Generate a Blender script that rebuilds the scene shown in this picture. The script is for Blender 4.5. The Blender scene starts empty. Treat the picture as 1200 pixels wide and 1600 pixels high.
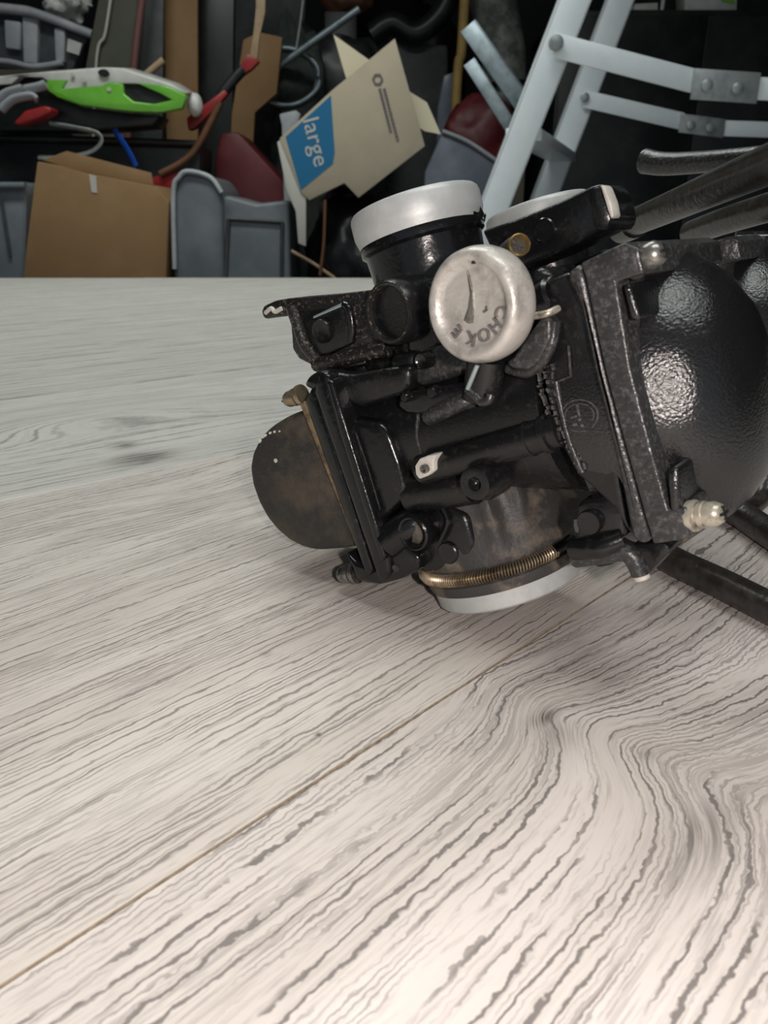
import bpy, bmesh, math, random
from mathutils import Vector, Matrix, noise
random.seed(7)
S = bpy.context.scene
COL = S.collection
PI = math.pi

# ------------------------------------------------------------------ camera
F = 1200.0; HOR = 340.0; CZ = 0.11
PITCH = math.atan((800 - HOR) / F)
cd = bpy.data.cameras.new('camera'); cam = bpy.data.objects.new('camera', cd); COL.objects.link(cam)
cam.location = (0, 0, CZ); cam.rotation_euler = (PI/2 - PITCH, 0, 0)
cd.sensor_fit = 'VERTICAL'; cd.sensor_height = 36; cd.lens = 36 * F / 1600
cd.clip_start = 0.01; cd.clip_end = 50
cd.dof.use_dof = True; cd.dof.focus_distance = 0.235; cd.dof.aperture_fstop = 30
S.camera = cam
# ------------------------------------------------------------------ world, lights, exposure
S.view_settings.view_transform = 'Standard'; S.view_settings.look = 'None'
S.view_settings.exposure = 0.1; S.view_settings.gamma = 1; S.view_settings.use_curve_mapping = False
w = bpy.data.worlds.new('world'); S.world = w; w.use_nodes = True
w.node_tree.nodes['Background'].inputs[0].default_value = (0.62, 0.72, 0.8, 1)
w.node_tree.nodes['Background'].inputs[1].default_value = 0.30

def area(name, loc, size, sy, power, col):
    l = bpy.data.lights.new(name, 'AREA'); l.shape = 'RECTANGLE'; l.size = size; l.size_y = sy; l.energy = power; l.color = col
    o = bpy.data.objects.new(name, l); o.location = loc; COL.objects.link(o); return o
LAMPS = ((0.25, -0.15, 7.0), (-0.35, 1.25, 11.0))  # second lamp is added to brighten the far table and the clutter
for lx, ly, lp in LAMPS:
    al = area('ceiling_lamp_light', (lx, ly, 1.62), 1.2, 0.25, lp, (0.95, 1.0, 0.955)); al.data.spread = math.radians(145)
fl = bpy.data.lights.new('phone_flash', 'POINT'); fl.energy = 1.5; fl.shadow_soft_size = 0.004; fl.color = (1.0, 0.89, 0.83)
fo = bpy.data.objects.new('phone_flash', fl); fo.location = (0.026, -0.035, CZ + 0.014); COL.objects.link(fo)

# ------------------------------------------------------------------ projection helpers (pixel of the photo -> place in the room)
CO = Vector((0, 0, CZ))
def ray(x, y):
    a = (x - 600) / F; b = (800 - y) / F
    return Vector((a, math.cos(PITCH) + b * math.sin(PITCH), -math.sin(PITCH) + b * math.cos(PITCH)))
def at(x, y, Y):
    d = ray(x, y); return CO + d * (Y / d.y)
def atz(x, y, z):
    d = ray(x, y); return CO + d * ((z - CZ) / d.z)

# ------------------------------------------------------------------ materials
MATS = {}
def nodes(name):
    m = bpy.data.materials.new(name); m.use_nodes = True; nt = m.node_tree
    return m, nt, nt.nodes['Principled BSDF']
def mat(name, col, rough=0.5, metal=0.0, col2=None, scale=40, lo=.45, hi=.65, bump=0.0, bscale=None, spec=0.5, alpha=1, rvar=0, coat=0):
    if name in MATS: return MATS[name]
    m, nt, p = nodes(name)
    p.inputs['Base Color'].default_value = (*col, 1); p.inputs['Roughness'].default_value = rough
    p.inputs['Metallic'].default_value = metal; p.inputs['Specular IOR Level'].default_value = spec
    p.inputs['Alpha'].default_value = alpha
    if coat: p.inputs['Coat Weight'].default_value = coat; p.inputs['Coat Roughness'].default_value = .1
    tc = nt.nodes.new('ShaderNodeTexCoord')
    if col2:
        n = nt.nodes.new('ShaderNodeTexNoise'); n.inputs['Scale'].default_value = scale; n.inputs['Detail'].default_value = 6; n.inputs['Roughness'].default_value = .65
        nt.links.new(tc.outputs['Object'], n.inputs['Vector'])
        r = nt.nodes.new('ShaderNodeValToRGB'); r.color_ramp.elements[0].position = lo; r.color_ramp.elements[1].position = hi
        r.color_ramp.elements[0].color = (*col, 1); r.color_ramp.elements[1].color = (*col2, 1)
        nt.links.new(n.outputs['Fac'], r.inputs['Fac']); nt.links.new(r.outputs['Color'], p.inputs['Base Color'])
        if rvar:
            mr = nt.nodes.new('ShaderNodeMapRange'); mr.inputs[1].default_value = lo; mr.inputs[2].default_value = hi
            mr.inputs[3].default_value = rough; mr.inputs[4].default_value = rough + rvar
            nt.links.new(n.outputs['Fac'], mr.inputs[0]); nt.links.new(mr.outputs[0], p.inputs['Roughness'])
    if bump:
        n2 = nt.nodes.new('ShaderNodeTexNoise'); n2.inputs['Scale'].default_value = bscale or scale; n2.inputs['Detail'].default_value = 4
        nt.links.new(tc.outputs['Object'], n2.inputs['Vector'])
        b = nt.nodes.new('ShaderNodeBump'); b.inputs['Strength'].default_value = bump; b.inputs['Distance'].default_value = .001
        nt.links.new(n2.outputs['Fac'], b.inputs['Height']); nt.links.new(b.outputs['Normal'], p.inputs['Normal'])
    MATS[name] = m; return m

class NT:   # tiny node maths helper
    def __init__(s, nt): s.nt = nt
    def m(s, op, a, b=None, c=None):
        n = s.nt.nodes.new('ShaderNodeMath'); n.operation = op
        for i, v in enumerate((a, b, c)):
            if v is None: continue
            if isinstance(v, (int, float)): n.inputs[i].default_value = v
            else: s.nt.links.new(v, n.inputs[i])
        return n.outputs[0]
    def noise(s, vec, scale, detail=4, rough=.55):
        n = s.nt.nodes.new('ShaderNodeTexNoise'); n.inputs['Scale'].default_value = scale
        n.inputs['Detail'].default_value = detail; n.inputs['Roughness'].default_value = rough
        s.nt.links.new(vec, n.inputs['Vector']); return n.outputs['Fac']
    def comb(s, x, y, z):
        n = s.nt.nodes.new('ShaderNodeCombineXYZ')
        for i, v in enumerate((x, y, z)):
            if isinstance(v, (int, float)): n.inputs[i].default_value = v
            else: s.nt.links.new(v, n.inputs[i])
        return n.outputs[0]
    def mr(s, v, a, b, c=0.0, d=1.0, smooth=True):
        n = s.nt.nodes.new('ShaderNodeMapRange'); n.interpolation_type = 'SMOOTHSTEP' if smooth else 'LINEAR'
        s.nt.links.new(v, n.inputs[0])
        for i, q in enumerate((a, b, c, d)): n.inputs[i+1].default_value = q
        return n.outputs[0]
    def mix(s, f, a, b):
        n = s.nt.nodes.new('ShaderNodeMix'); n.data_type = 'RGBA'
        s.nt.links.new(f, n.inputs[0])
        for i, v in ((6, a), (7, b)):
            if isinstance(v, tuple): n.inputs[i].default_value = (*v, 1)
            else: s.nt.links.new(v, n.inputs[i])
        return n.outputs[2]

def wood(name, bumps=(), spots=(), seed=0.0, line=165.0, strength=1.0, base=(.62, .575, .54), pale=(.70, .655, .62), dark=(.13, .115, .11), sw=.6, l2=.6, jg=.0016):
    """grey laminate: x runs along the plank, y across it; bumps = (x, y, sx, sy, amp) bend the grain, spots = dark figure"""
    m, nt, p = nodes(name); k = NT(nt)
    tc = nt.nodes.new('ShaderNodeTexCoord'); sp = nt.nodes.new('ShaderNodeSeparateXYZ')
    nt.links.new(tc.outputs['Object'], sp.inputs[0]); x, y = sp.outputs[0], sp.outputs[1]
    def gauss(cx, cy, sx, sy):
        dx = k.m('DIVIDE', k.m('SUBTRACT', x, cx), sx); dy = k.m('DIVIDE', k.m('SUBTRACT', y, cy), sy)
        return k.m('EXPONENT', k.m('MULTIPLY', k.m('ADD', k.m('MULTIPLY', dx, dx), k.m('MULTIPLY', dy, dy)), -1.0))
    yy = y
    for (cx, cy, sx, sy, a) in bumps:
        yy = k.m('ADD', yy, k.m('MULTIPLY', gauss(cx, cy, sx, sy), a))
    lw = k.noise(k.comb(k.m('MULTIPLY', x, 3.0), k.m('MULTIPLY', y, 12.0), seed), 1.0, 3)
    yy = k.m('ADD', yy, k.m('MULTIPLY', k.m('SUBTRACT', lw, .5), .014))
    jag = k.noise(k.comb(k.m('MULTIPLY', x, 90.0), k.m('MULTIPLY', y, 260.0), seed + 3), 1.0, 3)
    yj = k.m('ADD', yy, k.m('MULTIPLY', k.m('SUBTRACT', jag, .5), .0030))
    # distinct grain lines: a strong set and a closer, fainter one
    jag2 = k.noise(k.comb(k.m('MULTIPLY', x, 420.0), k.m('MULTIPLY', y, 420.0), seed + 5), 1.0, 2)
    yk = k.m('ADD', yj, k.m('MULTIPLY', k.m('SUBTRACT', jag2, .5), jg))
    spac = k.noise(k.comb(k.m('MULTIPLY', yy, 60.0), seed, 0.0), 1.0, 2)
    def lines(freq, amp, lo, hi, sd, m0, m1):
        ln = k.m('ADD', k.m('MULTIPLY', yk, freq), k.m('MULTIPLY', spac, amp))
        fr = k.m('ABSOLUTE', k.m('SUBTRACT', k.m('FRACT', ln), .5))
        wid = k.noise(k.comb(k.m('MULTIPLY', x, 20.0), k.m('MULTIPLY', yy, 130.0), sd), 1.0, 4)
        return k.m('MULTIPLY', k.m('SUBTRACT', 1.0, k.mr(fr, lo, hi)), k.mr(wid, m0, m1))
    lmask = k.m('MAXIMUM', lines(line, 2.2, .05, .15, seed + 7, .40, .56), k.m('MULTIPLY', lines(line*2.3, 3.0, .07, .24, seed + 9, .42, .60), l2))
    # fine pore streaks along the grain
    st = k.noise(k.comb(k.m('MULTIPLY', x, 42.0), k.m('MULTIPLY', yy, 1000.0), seed + 11), 1.0, 4, .6)
    streak = k.mr(st, .48, .62)
    zone = k.noise(k.comb(k.m('MULTIPLY', x, 4.0), k.m('MULTIPLY', yy, 30.0), seed + 17), 1.0, 3)
    tone = k.noise(k.comb(k.m('MULTIPLY', x, 6.0), k.m('MULTIPLY', yy, 45.0), seed + 23), 1.0, 4)
    col = k.mix(k.mr(tone, .35, .65), base, pale)
    d = k.m('MAXIMUM', k.m('MULTIPLY', lmask, .85 * strength), k.m('MULTIPLY', k.m('MULTIPLY', streak, k.mr(zone, .35, .70)), sw * strength))
    fine = k.noise(k.comb(k.m('MULTIPLY', x, 120.0), k.m('MULTIPLY', yy, 900.0), seed + 31), 1.0, 2)
    d = k.m('MAXIMUM', d, k.m('MULTIPLY', k.mr(fine, .5, .8), .30 * strength))
    for (cx, cy, sx, sy, a) in spots:
        g = gauss(cx, cy, sx, sy)
        d = k.m('MAXIMUM', d, k.m('MULTIPLY', k.m('MULTIPLY', g, a), k.m('ADD', k.m('MULTIPLY', k.mr(st, .38, .62), .75), .25)))
    col = k.mix(d, col, dark)
    nt.links.new(col, p.inputs['Base Color'])
    p.inputs['Roughness'].default_value = .52; p.inputs['Specular IOR Level'].default_value = .3
    b = nt.nodes.new('ShaderNodeBump'); b.inputs['Strength'].default_value = .35; b.inputs['Distance'].default_value = .0004
    nt.links.new(k.m('SUBTRACT', 1.0, d), b.inputs['Height']); nt.links.new(b.outputs[0], p.inputs['Normal'])
    return m

# ------------------------------------------------------------------ mesh helpers
def finish(name, bm, m, parent=None, smooth=35, recenter=True):
    bmesh.ops.recalc_face_normals(bm, faces=bm.faces)
    off = Vector((0, 0, 0))
    if parent is None and recenter and bm.verts:
        xs = [v.co for v in bm.verts]
        off = Vector(((min(c.x for c in xs)+max(c.x for c in xs))/2, (min(c.y for c in xs)+max(c.y for c in xs))/2, min(c.z for c in xs)))
        bmesh.ops.translate(bm, vec=-off, verts=bm.verts)
    me = bpy.data.meshes.new(name); bm.to_mesh(me); bm.free()
    if smooth:
        me.polygons.foreach_set('use_smooth', [True]*len(me.polygons)); me.set_sharp_from_angle(angle=math.radians(smooth))
    for mm in (m if isinstance(m, (list, tuple)) else [m]): me.materials.append(mm)
    o = bpy.data.objects.new(name, me); COL.objects.link(o)
    if parent is not None: o.parent = parent
    else: o.location = off
    return o
def tag(o, label, cat, group=None):
    o['label'] = label; o['category'] = cat
    if group: o['group'] = group
    return o
def struct(o, label=None):
    o['kind'] = 'structure'
    if label: o['label'] = label
    return o
def empty(name, loc=(0,0,0), rot=None):
    o = bpy.data.objects.new(name, None); o.empty_display_size = .02; COL.objects.link(o)
    if rot is not None: o.matrix_world = Matrix.Translation(loc) @ rot.to_4x4()
    else: o.location = loc
    return o
def prism(bm, pts, d, bev=0, seg=2):
    """closed polygon of 3-D points pushed along vector d"""
    a = [bm.verts.new(p) for p in pts]; b = [bm.verts.new(Vector(p) + d) for p in pts]
    n = len(a); fs = [bm.faces.new(a), bm.faces.new(b[::-1])]
    for i in range(n): fs.append(bm.faces.new((a[i], b[i], b[(i+1) % n], a[(i+1) % n])))
    bmesh.ops.recalc_face_normals(bm, faces=fs)
    if bev:
        es = list({e for f in fs for e in f.edges})
        bmesh.ops.bevel(bm, geom=es, offset=bev, segments=seg, affect='EDGES', profile=.5, clamp_overlap=True)
def box(bm, c, s, R=None, bev=0):
    c = Vector(c); h = [q/2 for q in s]; R = R or Matrix.Identity(3)
    pts = [c + R @ Vector((sx*h[0], sy*h[1], -h[2])) for sx, sy in ((-1,-1),(1,-1),(1,1),(-1,1))]
    prism(bm, pts, R @ Vector((0, 0, s[2])), bev)
def frame_from(axis):
    a = Vector(axis).normalized(); t = Vector((0,0,1)) if abs(a.z) < .9 else Vector((1,0,0))
    x = t.cross(a).normalized(); y = a.cross(x); return Matrix((x, y, a)).transposed()
def lathe(bm, o, axis, prof, seg=48, sx=1.0, sy=1.0, R=None):
    """prof = [(radius, height)], turned about axis through o"""
    R = R or frame_from(axis); o = Vector(o); rings = []
    for r, h in prof:
        if r < 1e-6: rings.append([bm.verts.new(o + R @ Vector((0, 0, h)))])
        else: rings.append([bm.verts.new(o + R @ Vector((r*sx*math.cos(2*PI*i/seg), r*sy*math.sin(2*PI*i/seg), h))) for i in range(seg)])
    for A, B in zip(rings, rings[1:]):
        for i in range(seg):
            j = (i+1) % seg
            if len(A) == 1 and len(B) == 1: continue
            if len(A) == 1: bm.faces.new((A[0], B[i], B[j]))
            elif len(B) == 1: bm.faces.new((A[i], A[j], B[0]))
            else: bm.faces.new((A[i], A[j], B[j], B[i]))
    if len(rings[0]) > 1 and rings[0] is not rings[-1] and prof[0] != prof[-1]: bm.faces.new(rings[0])
    if len(rings[-1]) > 1 and prof[0] != prof[-1]: bm.faces.new(rings[-1])
def spline(pts, n=8):
    P_ = [Vector(p) for p in pts]; out = []
    for i in range(len(P_)-1):
        p0 = P_[max(i-1,0)]; p1 = P_[i]; p2 = P_[i+1]; p3 = P_[min(i+2, len(P_)-1)]
        for k in range(n):
            t = k/n; out.append(.5*((2*p1)+(p2-p0)*t+(2*p0-5*p1+4*p2-p3)*t*t+(3*p1-p0-3*p2+p3)*t**3))
    out.append(P_[-1]); return out
def tube(bm, path, r, seg=12, r2=None, flat=1.0):
    path = [Vector(p) for p in path]; rings = []; up = None; n = len(path)
    for i, p in enumerate(path):
        t = (path[min(i+1, n-1)] - path[max(i-1, 0)]).normalized()
        if up is None: up = t.orthogonal().normalized()
        up = (up - t*up.dot(t)).normalized(); s = t.cross(up)
        rr = r if r2 is None else r + (r2-r)*i/(n-1)
        rings.append([bm.verts.new(p + (up*math.cos(2*PI*k/seg)*flat + s*math.sin(2*PI*k/seg))*rr) for k in range(seg)])
    for A, B in zip(rings, rings[1:]):
        for k in range(seg): bm.faces.new((A[k], A[(k+1) % seg], B[(k+1) % seg], B[k]))
    bm.faces.new(rings[0][::-1]); bm.faces.new(rings[-1])
def text_bm(bm, body, size, M, depth=.0003):
    c = bpy.data.curves.new('t', 'FONT'); c.body = body; c.size = size; c.extrude = depth; c.align_x = 'CENTER'; c.align_y = 'CENTER'; c.resolution_u = 3
    o = bpy.data.objects.new('t', c); me = bpy.data.meshes.new_from_object(o)
    me.transform(M); bm.from_mesh(me)
    bpy.data.objects.remove(o); bpy.data.curves.remove(c); bpy.data.meshes.remove(me)
def B(): return bmesh.new()

# ------------------------------------------------------------------ room shell
m_conc = mat('concrete', (.16,.155,.15), .85, col2=(.24,.23,.22), scale=3, bump=.2, bscale=30)
m_wall = mat('garage_wall', (.055,.058,.056), .9, col2=(.09,.09,.085), scale=2)
m_ceil = mat('ceiling_paint', (.35,.35,.34), .9, col2=(.42,.42,.4), scale=3)
FZ = -0.76
def slab(name, lo, hi, m):
    bm = B(); box(bm, [(a+b)/2 for a, b in zip(lo, hi)], [b-a for a, b in zip(lo, hi)]); return finish(name, bm, m, smooth=0)
struct(slab('floor', (-3, -2, FZ-.1), (3, 4.0, FZ), m_conc))
struct(slab('wall_back', (-3, 4.0, FZ), (3, 4.1, 1.75), m_wall))
struct(slab('wall_left', (-3.1, -2, FZ), (-3, 4.1, 1.75), m_wall))
struct(slab('wall_right', (3, -2, FZ), (3.1, 4.1, 1.75), m_wall))
struct(slab('ceiling', (-3.1, -2, 1.75), (3.1, 4.1, 1.85), m_ceil))
for k_, (lx, ly, lp) in enumerate(LAMPS):
    lamp = empty('ceiling_lamp', (lx, ly, 1.75))
    bm = B(); box(bm, (0, 0, -.04), (1.3, .32, .08), bev=.01); finish('lamp_housing', bm, mat('lamp_white', (.8,.8,.8), .5), lamp)
    for s_ in (-1, 1):
        bm = B(); tube(bm, [(-.58, s_*.07, -.095), (.58, s_*.07, -.095)], .013)
        finish('lamp_tube', bm, mat('tube_glass', (.85,.88,.9), .3), lamp)
    tag(lamp, ('white twin tube ceiling lamp above the carburetor', 'added white twin tube ceiling lamp brightening the far end of the table')[k_], 'lamp')

# ------------------------------------------------------------------ table
A0, A1 = atz(0, 1542, 0), atz(925, 940, 0)
B0, B1 = atz(0, 785, 0), atz(390, 707, 0)
dA = (A1 - A0).normalized(); dB = (B1 - B0).normalized()
TX0, TX1, TY0 = -1.15, 1.15, -.28
TY1 = atz(600, 435, 0).y
def cliprect(poly):
    for ax, lim, sg in ((0, TX0, 1), (0, TX1, -1), (1, TY0, 1), (1, TY1, -1)):
        out = []
        for i in range(len(poly)):
            p, q = poly[i], poly[(i+1) % len(poly)]; dp, dq = sg*(p[ax]-lim), sg*(q[ax]-lim)
            if dp >= 0: out.append(p)
            if (dp >= 0) != (dq >= 0): out.append(p + (q-p)*(dp/(dp-dq)))
        poly = out
        if not poly: return []
    return poly
nA = Vector((-dA.y, dA.x, 0)); nB = Vector((-dB.y, dB.x, 0))
seams = [(A0 - nA*.195*k, dA) for k in range(6, 0, -1)] + [(A0, dA), (B0, dB)] + [(B0 + nB*.195*k, dB) for k in range(1, 9)]
table = empty('table', (0, .6, FZ))
tag(table, 'grey wood laminate plank tabletop carrying the black carburetor', 'table')
def pl(px, py, frame):   # pixel on the table top -> plank coordinates (along, across)
    o, dx, dy = frame; v = atz(px, py, 0) - o; return v.dot(dx), v.dot(dy)
m_core = mat('board_core', (.40,.33,.24), .8, col2=(.24,.20,.15), scale=300)
for i in range(len(seams)-1):
    (o0, d0), (o1, d1) = seams[i], seams[i+1]
    poly = cliprect([o0 - d0*5, o0 + d0*5, o1 + d1*5, o1 - d1*5])
    if len(poly) < 3: continue
    dx = d0; dy = Vector((-d0.y, d0.x, 0)); fr = (o0 if i < 6 else o0, dx, dy)
    if i == 5:     # plank nearest the camera, with the cathedral figure
        g = lambda x, y: pl(x, y, fr)
        bumps = []; spots = []
        def bp(x, y, sx, sy, a): bumps.append((*g(x, y), sx, sy, a))
        bumps += [(.121, .158, .011, .034, -.009), (.130, .150, .028, .040, -.010)]; bp(860, 1115, .006, .004, -.003)
        spots.append((*g(850, 1118), .006, .003, 1.0)); spots.append((*g(880, 1140), .008, .006, .6)); spots.append((*g(960, 1060), .030, .004, .45))
        spots.append((*g(1085, 1310), .016, .006, .85)); spots.append((*g(1010, 1175), .003, .002, .7))
        wm = wood('laminate_cathedral', bumps, spots, 1.3, 300, 1.0, sw=.45, base=(.60,.545,.51), pale=(.69,.63,.60))
    elif i == 6:
        g = lambda x, y: pl(x, y, fr)
        spots = [(*g(415, 1022), .002, .0015, .8), (*g(445, 1100), .002, .0015, .5), (*g(556, 1086), .0015, .001, .6), (*g(163, 1010), .001, .001, .8), (*g(218, 842), .002, .001, .8), (*g(498, 1148), .001, .001, 1.0)]
        wm = wood('laminate_straight', [(*g(330, 760), .05, .03, .012)], spots, 5.1, 330, .82, base=(.62,.56,.515), pale=(.70,.64,.595), l2=.7, jg=.0007)
    elif i == 7:
        g = lambda x, y: pl(x, y, fr)
        spots = [(*g(225, 718), .016, .010, 1.6), (*g(196, 698), .008, .008, 1.0), (*g(330, 535), .25, .02, .5)]
        wm = wood('laminate_knotty', [(*g(230, 640), .10, .045, -.035), (*g(90, 660), .06, .03, -.02)], spots, 8.7, 150, .62, sw=.3, jg=.0008, base=(.60,.58,.545), pale=(.66,.64,.605))
    else:
        if 'laminate_plain' not in MATS: MATS['laminate_plain'] = wood('laminate_plain', [], [], 12.4, 80, .6, base=(.58,.56,.52), pale=(.64,.62,.58))
        wm = MATS['laminate_plain']
    Rm = Matrix((dx, dy, Vector((0,0,1)))).transposed()
    bm = B(); cen = sum(poly, Vector())/len(poly)
    inset = [p + (cen-p).normalized()*.0 for p in poly]
    loc = [Rm.transposed() @ (p - fr[0]) for p in inset]
    # leave a hair gap along the seam on the near side
    loc = [Vector((q.x, q.y + (.00035 if abs(q.y) < 1e-6 else 0), 0)) for q in loc]
    top = -.0005 if i <= 5 else (0.0 if i == 6 else .0008 + .0004*((i-7) % 2))
    prism(bm, [q + Vector((0,0,-.010)) for q in loc], Vector((0,0,.010+top)))
    bm.normal_update()
    for f in bm.faces: f.material_index = 0 if f.normal.z > .9 else (2 if i >= 7 else 1)  # far planks' edge faces painted white as a bevel highlight along the seam
    o = finish('plank', bm, [wm, m_core, mat('edge_highlight', (.9,.89,.86), .6)], None, 0, recenter=False)
    o.parent = table; o.matrix_parent_inverse = Matrix.Translation(table.location).inverted()
    o.matrix_basis = Matrix.Translation(fr[0]) @ Rm.to_4x4()
def tpart(name, lo, hi, m):
    bm = B(); lo = Vector(lo)-table.location; hi = Vector(hi)-table.location
    box(bm, (lo+hi)/2, hi-lo, bev=.002); return finish(name, bm, m, table)
m_frame = mat('table_frame', (.10,.09,.08), .6, col2=(.14,.12,.1), scale=10)
tpart('tabletop', (TX0, TY0, -.045), (TX1, TY1, -.0101), m_core)
for x in (TX0+.06, TX1-.13):
    for y in (TY0+.06, TY1-.13): tpart('leg', (x, y, FZ), (x+.07, y+.07, -.045), m_frame)

# ------------------------------------------------------------------ carburetor
m_blk = mat('black_paint', (.009,.009,.010), .26, col2=(.028,.026,.023), scale=420, lo=.55, hi=.75, bump=.10, bscale=1600, rvar=.3)
m_blk_gloss = mat('black_gloss', (.007,.007,.008), .20, col2=(.02,.019,.018), scale=300, lo=.56, hi=.72, bump=.12, bscale=500, rvar=.25)
m_rough = mat('cap_paint', (.009,.009,.010), .17, col2=(.022,.021,.02), scale=900, lo=.6, hi=.75, bump=.24, bscale=1500, rvar=.08, spec=.8)
m_dusty = mat('dusty_black', (.028,.026,.024), .50, col2=(.13,.10,.068), scale=60, lo=.44, hi=.74, bump=.45, bscale=1900, rvar=.3)
m_dust2 = mat('dusty_grey', (.045,.043,.042), .5, col2=(.26,.21,.155), scale=70, lo=.48, hi=.75, bump=.2, bscale=900, rvar=.3)
m_worn = mat('worn_edge', (.016,.015,.015), .34, col2=(.30,.235,.17), scale=800, lo=.56, hi=.72, bump=.35, bscale=900)
m_flange = mat('flange_worn', (.028,.028,.029), .30, col2=(.12,.117,.115), scale=900, lo=.50, hi=.76, bump=.25, bscale=700)
m_alu = mat('bare_aluminium', (.62,.62,.60), .38, .55, col2=(.50,.50,.48), scale=120, bump=.12, bscale=500)
m_alu_w = mat('aluminium_ring', (.50,.52,.52), .45, .25, col2=(.60,.615,.615), scale=90, bump=.1, bscale=300)
m_knob = mat('knob_metal', (.57,.545,.51), .38, .35, col2=(.24,.22,.20), scale=130, lo=.48, hi=.74, bump=.25, bscale=420)
m_dark = mat('recess_shade', (.004,.004,.004), .7)  # near-black stands in for the shade inside slots, pits and holes
m_brass = mat('brass', (.62,.44,.17), .32, .9, col2=(.5,.36,.15), scale=300)
m_zinc = mat('zinc_screw', (.58,.54,.46), .38, .6, col2=(.20,.17,.12), scale=260, lo=.52, hi=.68, bump=.2)
m_zinc_d = mat('dark_screw', (.30,.29,.27), .30, .8, col2=(.05,.05,.05), scale=300, lo=.5, hi=.65)
m_spring = mat('spring_steel', (.42,.34,.24), .35, .8, col2=(.2,.15,.1), scale=200)
m_rub = mat('black_rubber', (.020,.017,.015), .30, col2=(.045,.040,.037), scale=200, bump=.2, bscale=500)
m_gask = mat('gasket_tan', (.24,.165,.09), .8, col2=(.06,.05,.04), scale=300)
m_ivory = mat('ivory_tag', (.62,.60,.55), .5, col2=(.5,.47,.42), scale=300)
m_rub_glint = mat('rubbed_glint', (.15,.145,.14), .3, .5, col2=(.05,.05,.05), scale=900)  # pale grey carries the lettering's glints and brightens the rubbed emblem
m_blue_grey = mat('blue_grey_wire', (.42,.50,.52), .3, .6)

Nw = Vector((-.255, .195, .945)).normalized(); TH = math.radians(37)
Ww = Vector((-math.sin(TH), -math.cos(TH), 0)); Ww = (Ww - Nw*Ww.dot(Nw)).normalized(); Vw = Nw.cross(Ww)
RC = Matrix((Vw, Nw, Ww)).transposed(); RCi = RC.transposed()
Ob = atz(800, 912, .0137)
OC = Ob + Nw*.062
base = Vector((OC.x, OC.y, 0))
carb = empty('carburetor', base, RC)
tag(carb, 'black painted motorcycle carburetor with silver choke knob lying on the planks', 'carburetor')
OL = RCi @ (OC - base)            # throat centre in the carburetor's own frame
def P(x, y, w=0.0):
    d = ray(x, y); c = OC + Ww*w; k = (c - CO).dot(Ww)/d.dot(Ww)
    return RCi @ (CO + d*k - base)
def L2(p): return RCi @ (Vector(p) - base)      # room -> carburetor frame
def ps(x, y, w=0.0):              # metres per pixel at that spot
    p = base + RC @ P(x, y, w); return (p - CO).dot(Vector((0, math.cos(PITCH), -math.sin(PITCH))))/F
X_, Y_, Z_ = Vector((1,0,0)), Vector((0,1,0)), Vector((0,0,1))
def poly(name, px, w0, w1, m, bev=.0012, parent=None, seg=2, smooth=40):
    """outline seen at depth w1 (facing side), pushed back to w0"""
    bm = B(); prism(bm, [P(x, y, w1) for x, y in px], Z_*(w0-w1), bev, seg)
    return finish(name, bm, m, parent or carb, smooth)
def disc(name, x, y, w, rpx, prof, m, parent=None, axis=(0,0,1), seg=40):
    """prof in units of the radius / metres of height towards the viewer"""
    r = rpx*ps(x, y, w); bm = B(); lathe(bm, P(x, y, w), axis, [(a*r, h) for a, h in prof], seg); return finish(name, bm, m, parent or carb, 40)

# throat: upper spigot with its bare metal ring
ax = (RCi @ Vector((-.25, .19, .945))).normalized(); WB = -.010
def spigot(off, part_names=('throat', 'intake_ring')):
    c = P(646, 318, WB) + off; s = ps(646, 318, WB); r = 103.5*s
    bm = B()
    lathe(bm, c, ax, [(r*.93,-.0075),(r*.955,-.0085),(r*.955,-.0110),(r*.90,-.0118),(r*.885,-.0150),(r*.87,-.022),(r*.86,-.034),(r*.9,-.046),(r*.9,-.052),(r*.70,-.052),(r*.72,-.0075),(r*.93,-.0075)], 64)
    t = finish(part_names[0], bm, m_blk_gloss, carb, 40)
    bm = B()
    lathe(bm, c, ax, [(r*.80,0),(r*.955,0),(r*.985,-.0006),(r,-.0016),(r,-.0058),(r*.985,-.0068),(r*.97,-.0078),(r*.955,-.0088),(r*.8,-.0088),(r*.8,0)], 64)
    finish(part_names[1], bm, m_alu_w, carb, 40)
    return t
spigot(Vector((0,0,0)))
# patches of black paint flaked over the lower edge of the ring
c = P(646, 318, WB); r = 103.5*ps(646, 318, WB); Ra = frame_from(ax)
bm = B()
n = 60; prev = None
for i in range(n+1):
    a = -PI*1.02 + PI*1.10*i/n
    hh = -.0060 + .0018*noise.noise(Vector((i*.35, 2, 0))) + .0012*noise.noise(Vector((i*1.1, 5, 0))) - (.0022 if i < 25 else 0)
    top = c + Ra @ Vector((math.cos(a)*(r+.0002), math.sin(a)*(r+.0002), hh))
    low = c + Ra @ Vector((math.cos(a)*(r*.985), math.sin(a)*(r*.985), -.0095))
    cur = (bm.verts.new(top), bm.verts.new(low))
    if prev: bm.faces.new((prev[0], cur[0], cur[1], prev[1]))
    prev = cur
pf = finish('flaked_paint', bm, m_blk_gloss, carb, 60)

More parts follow.
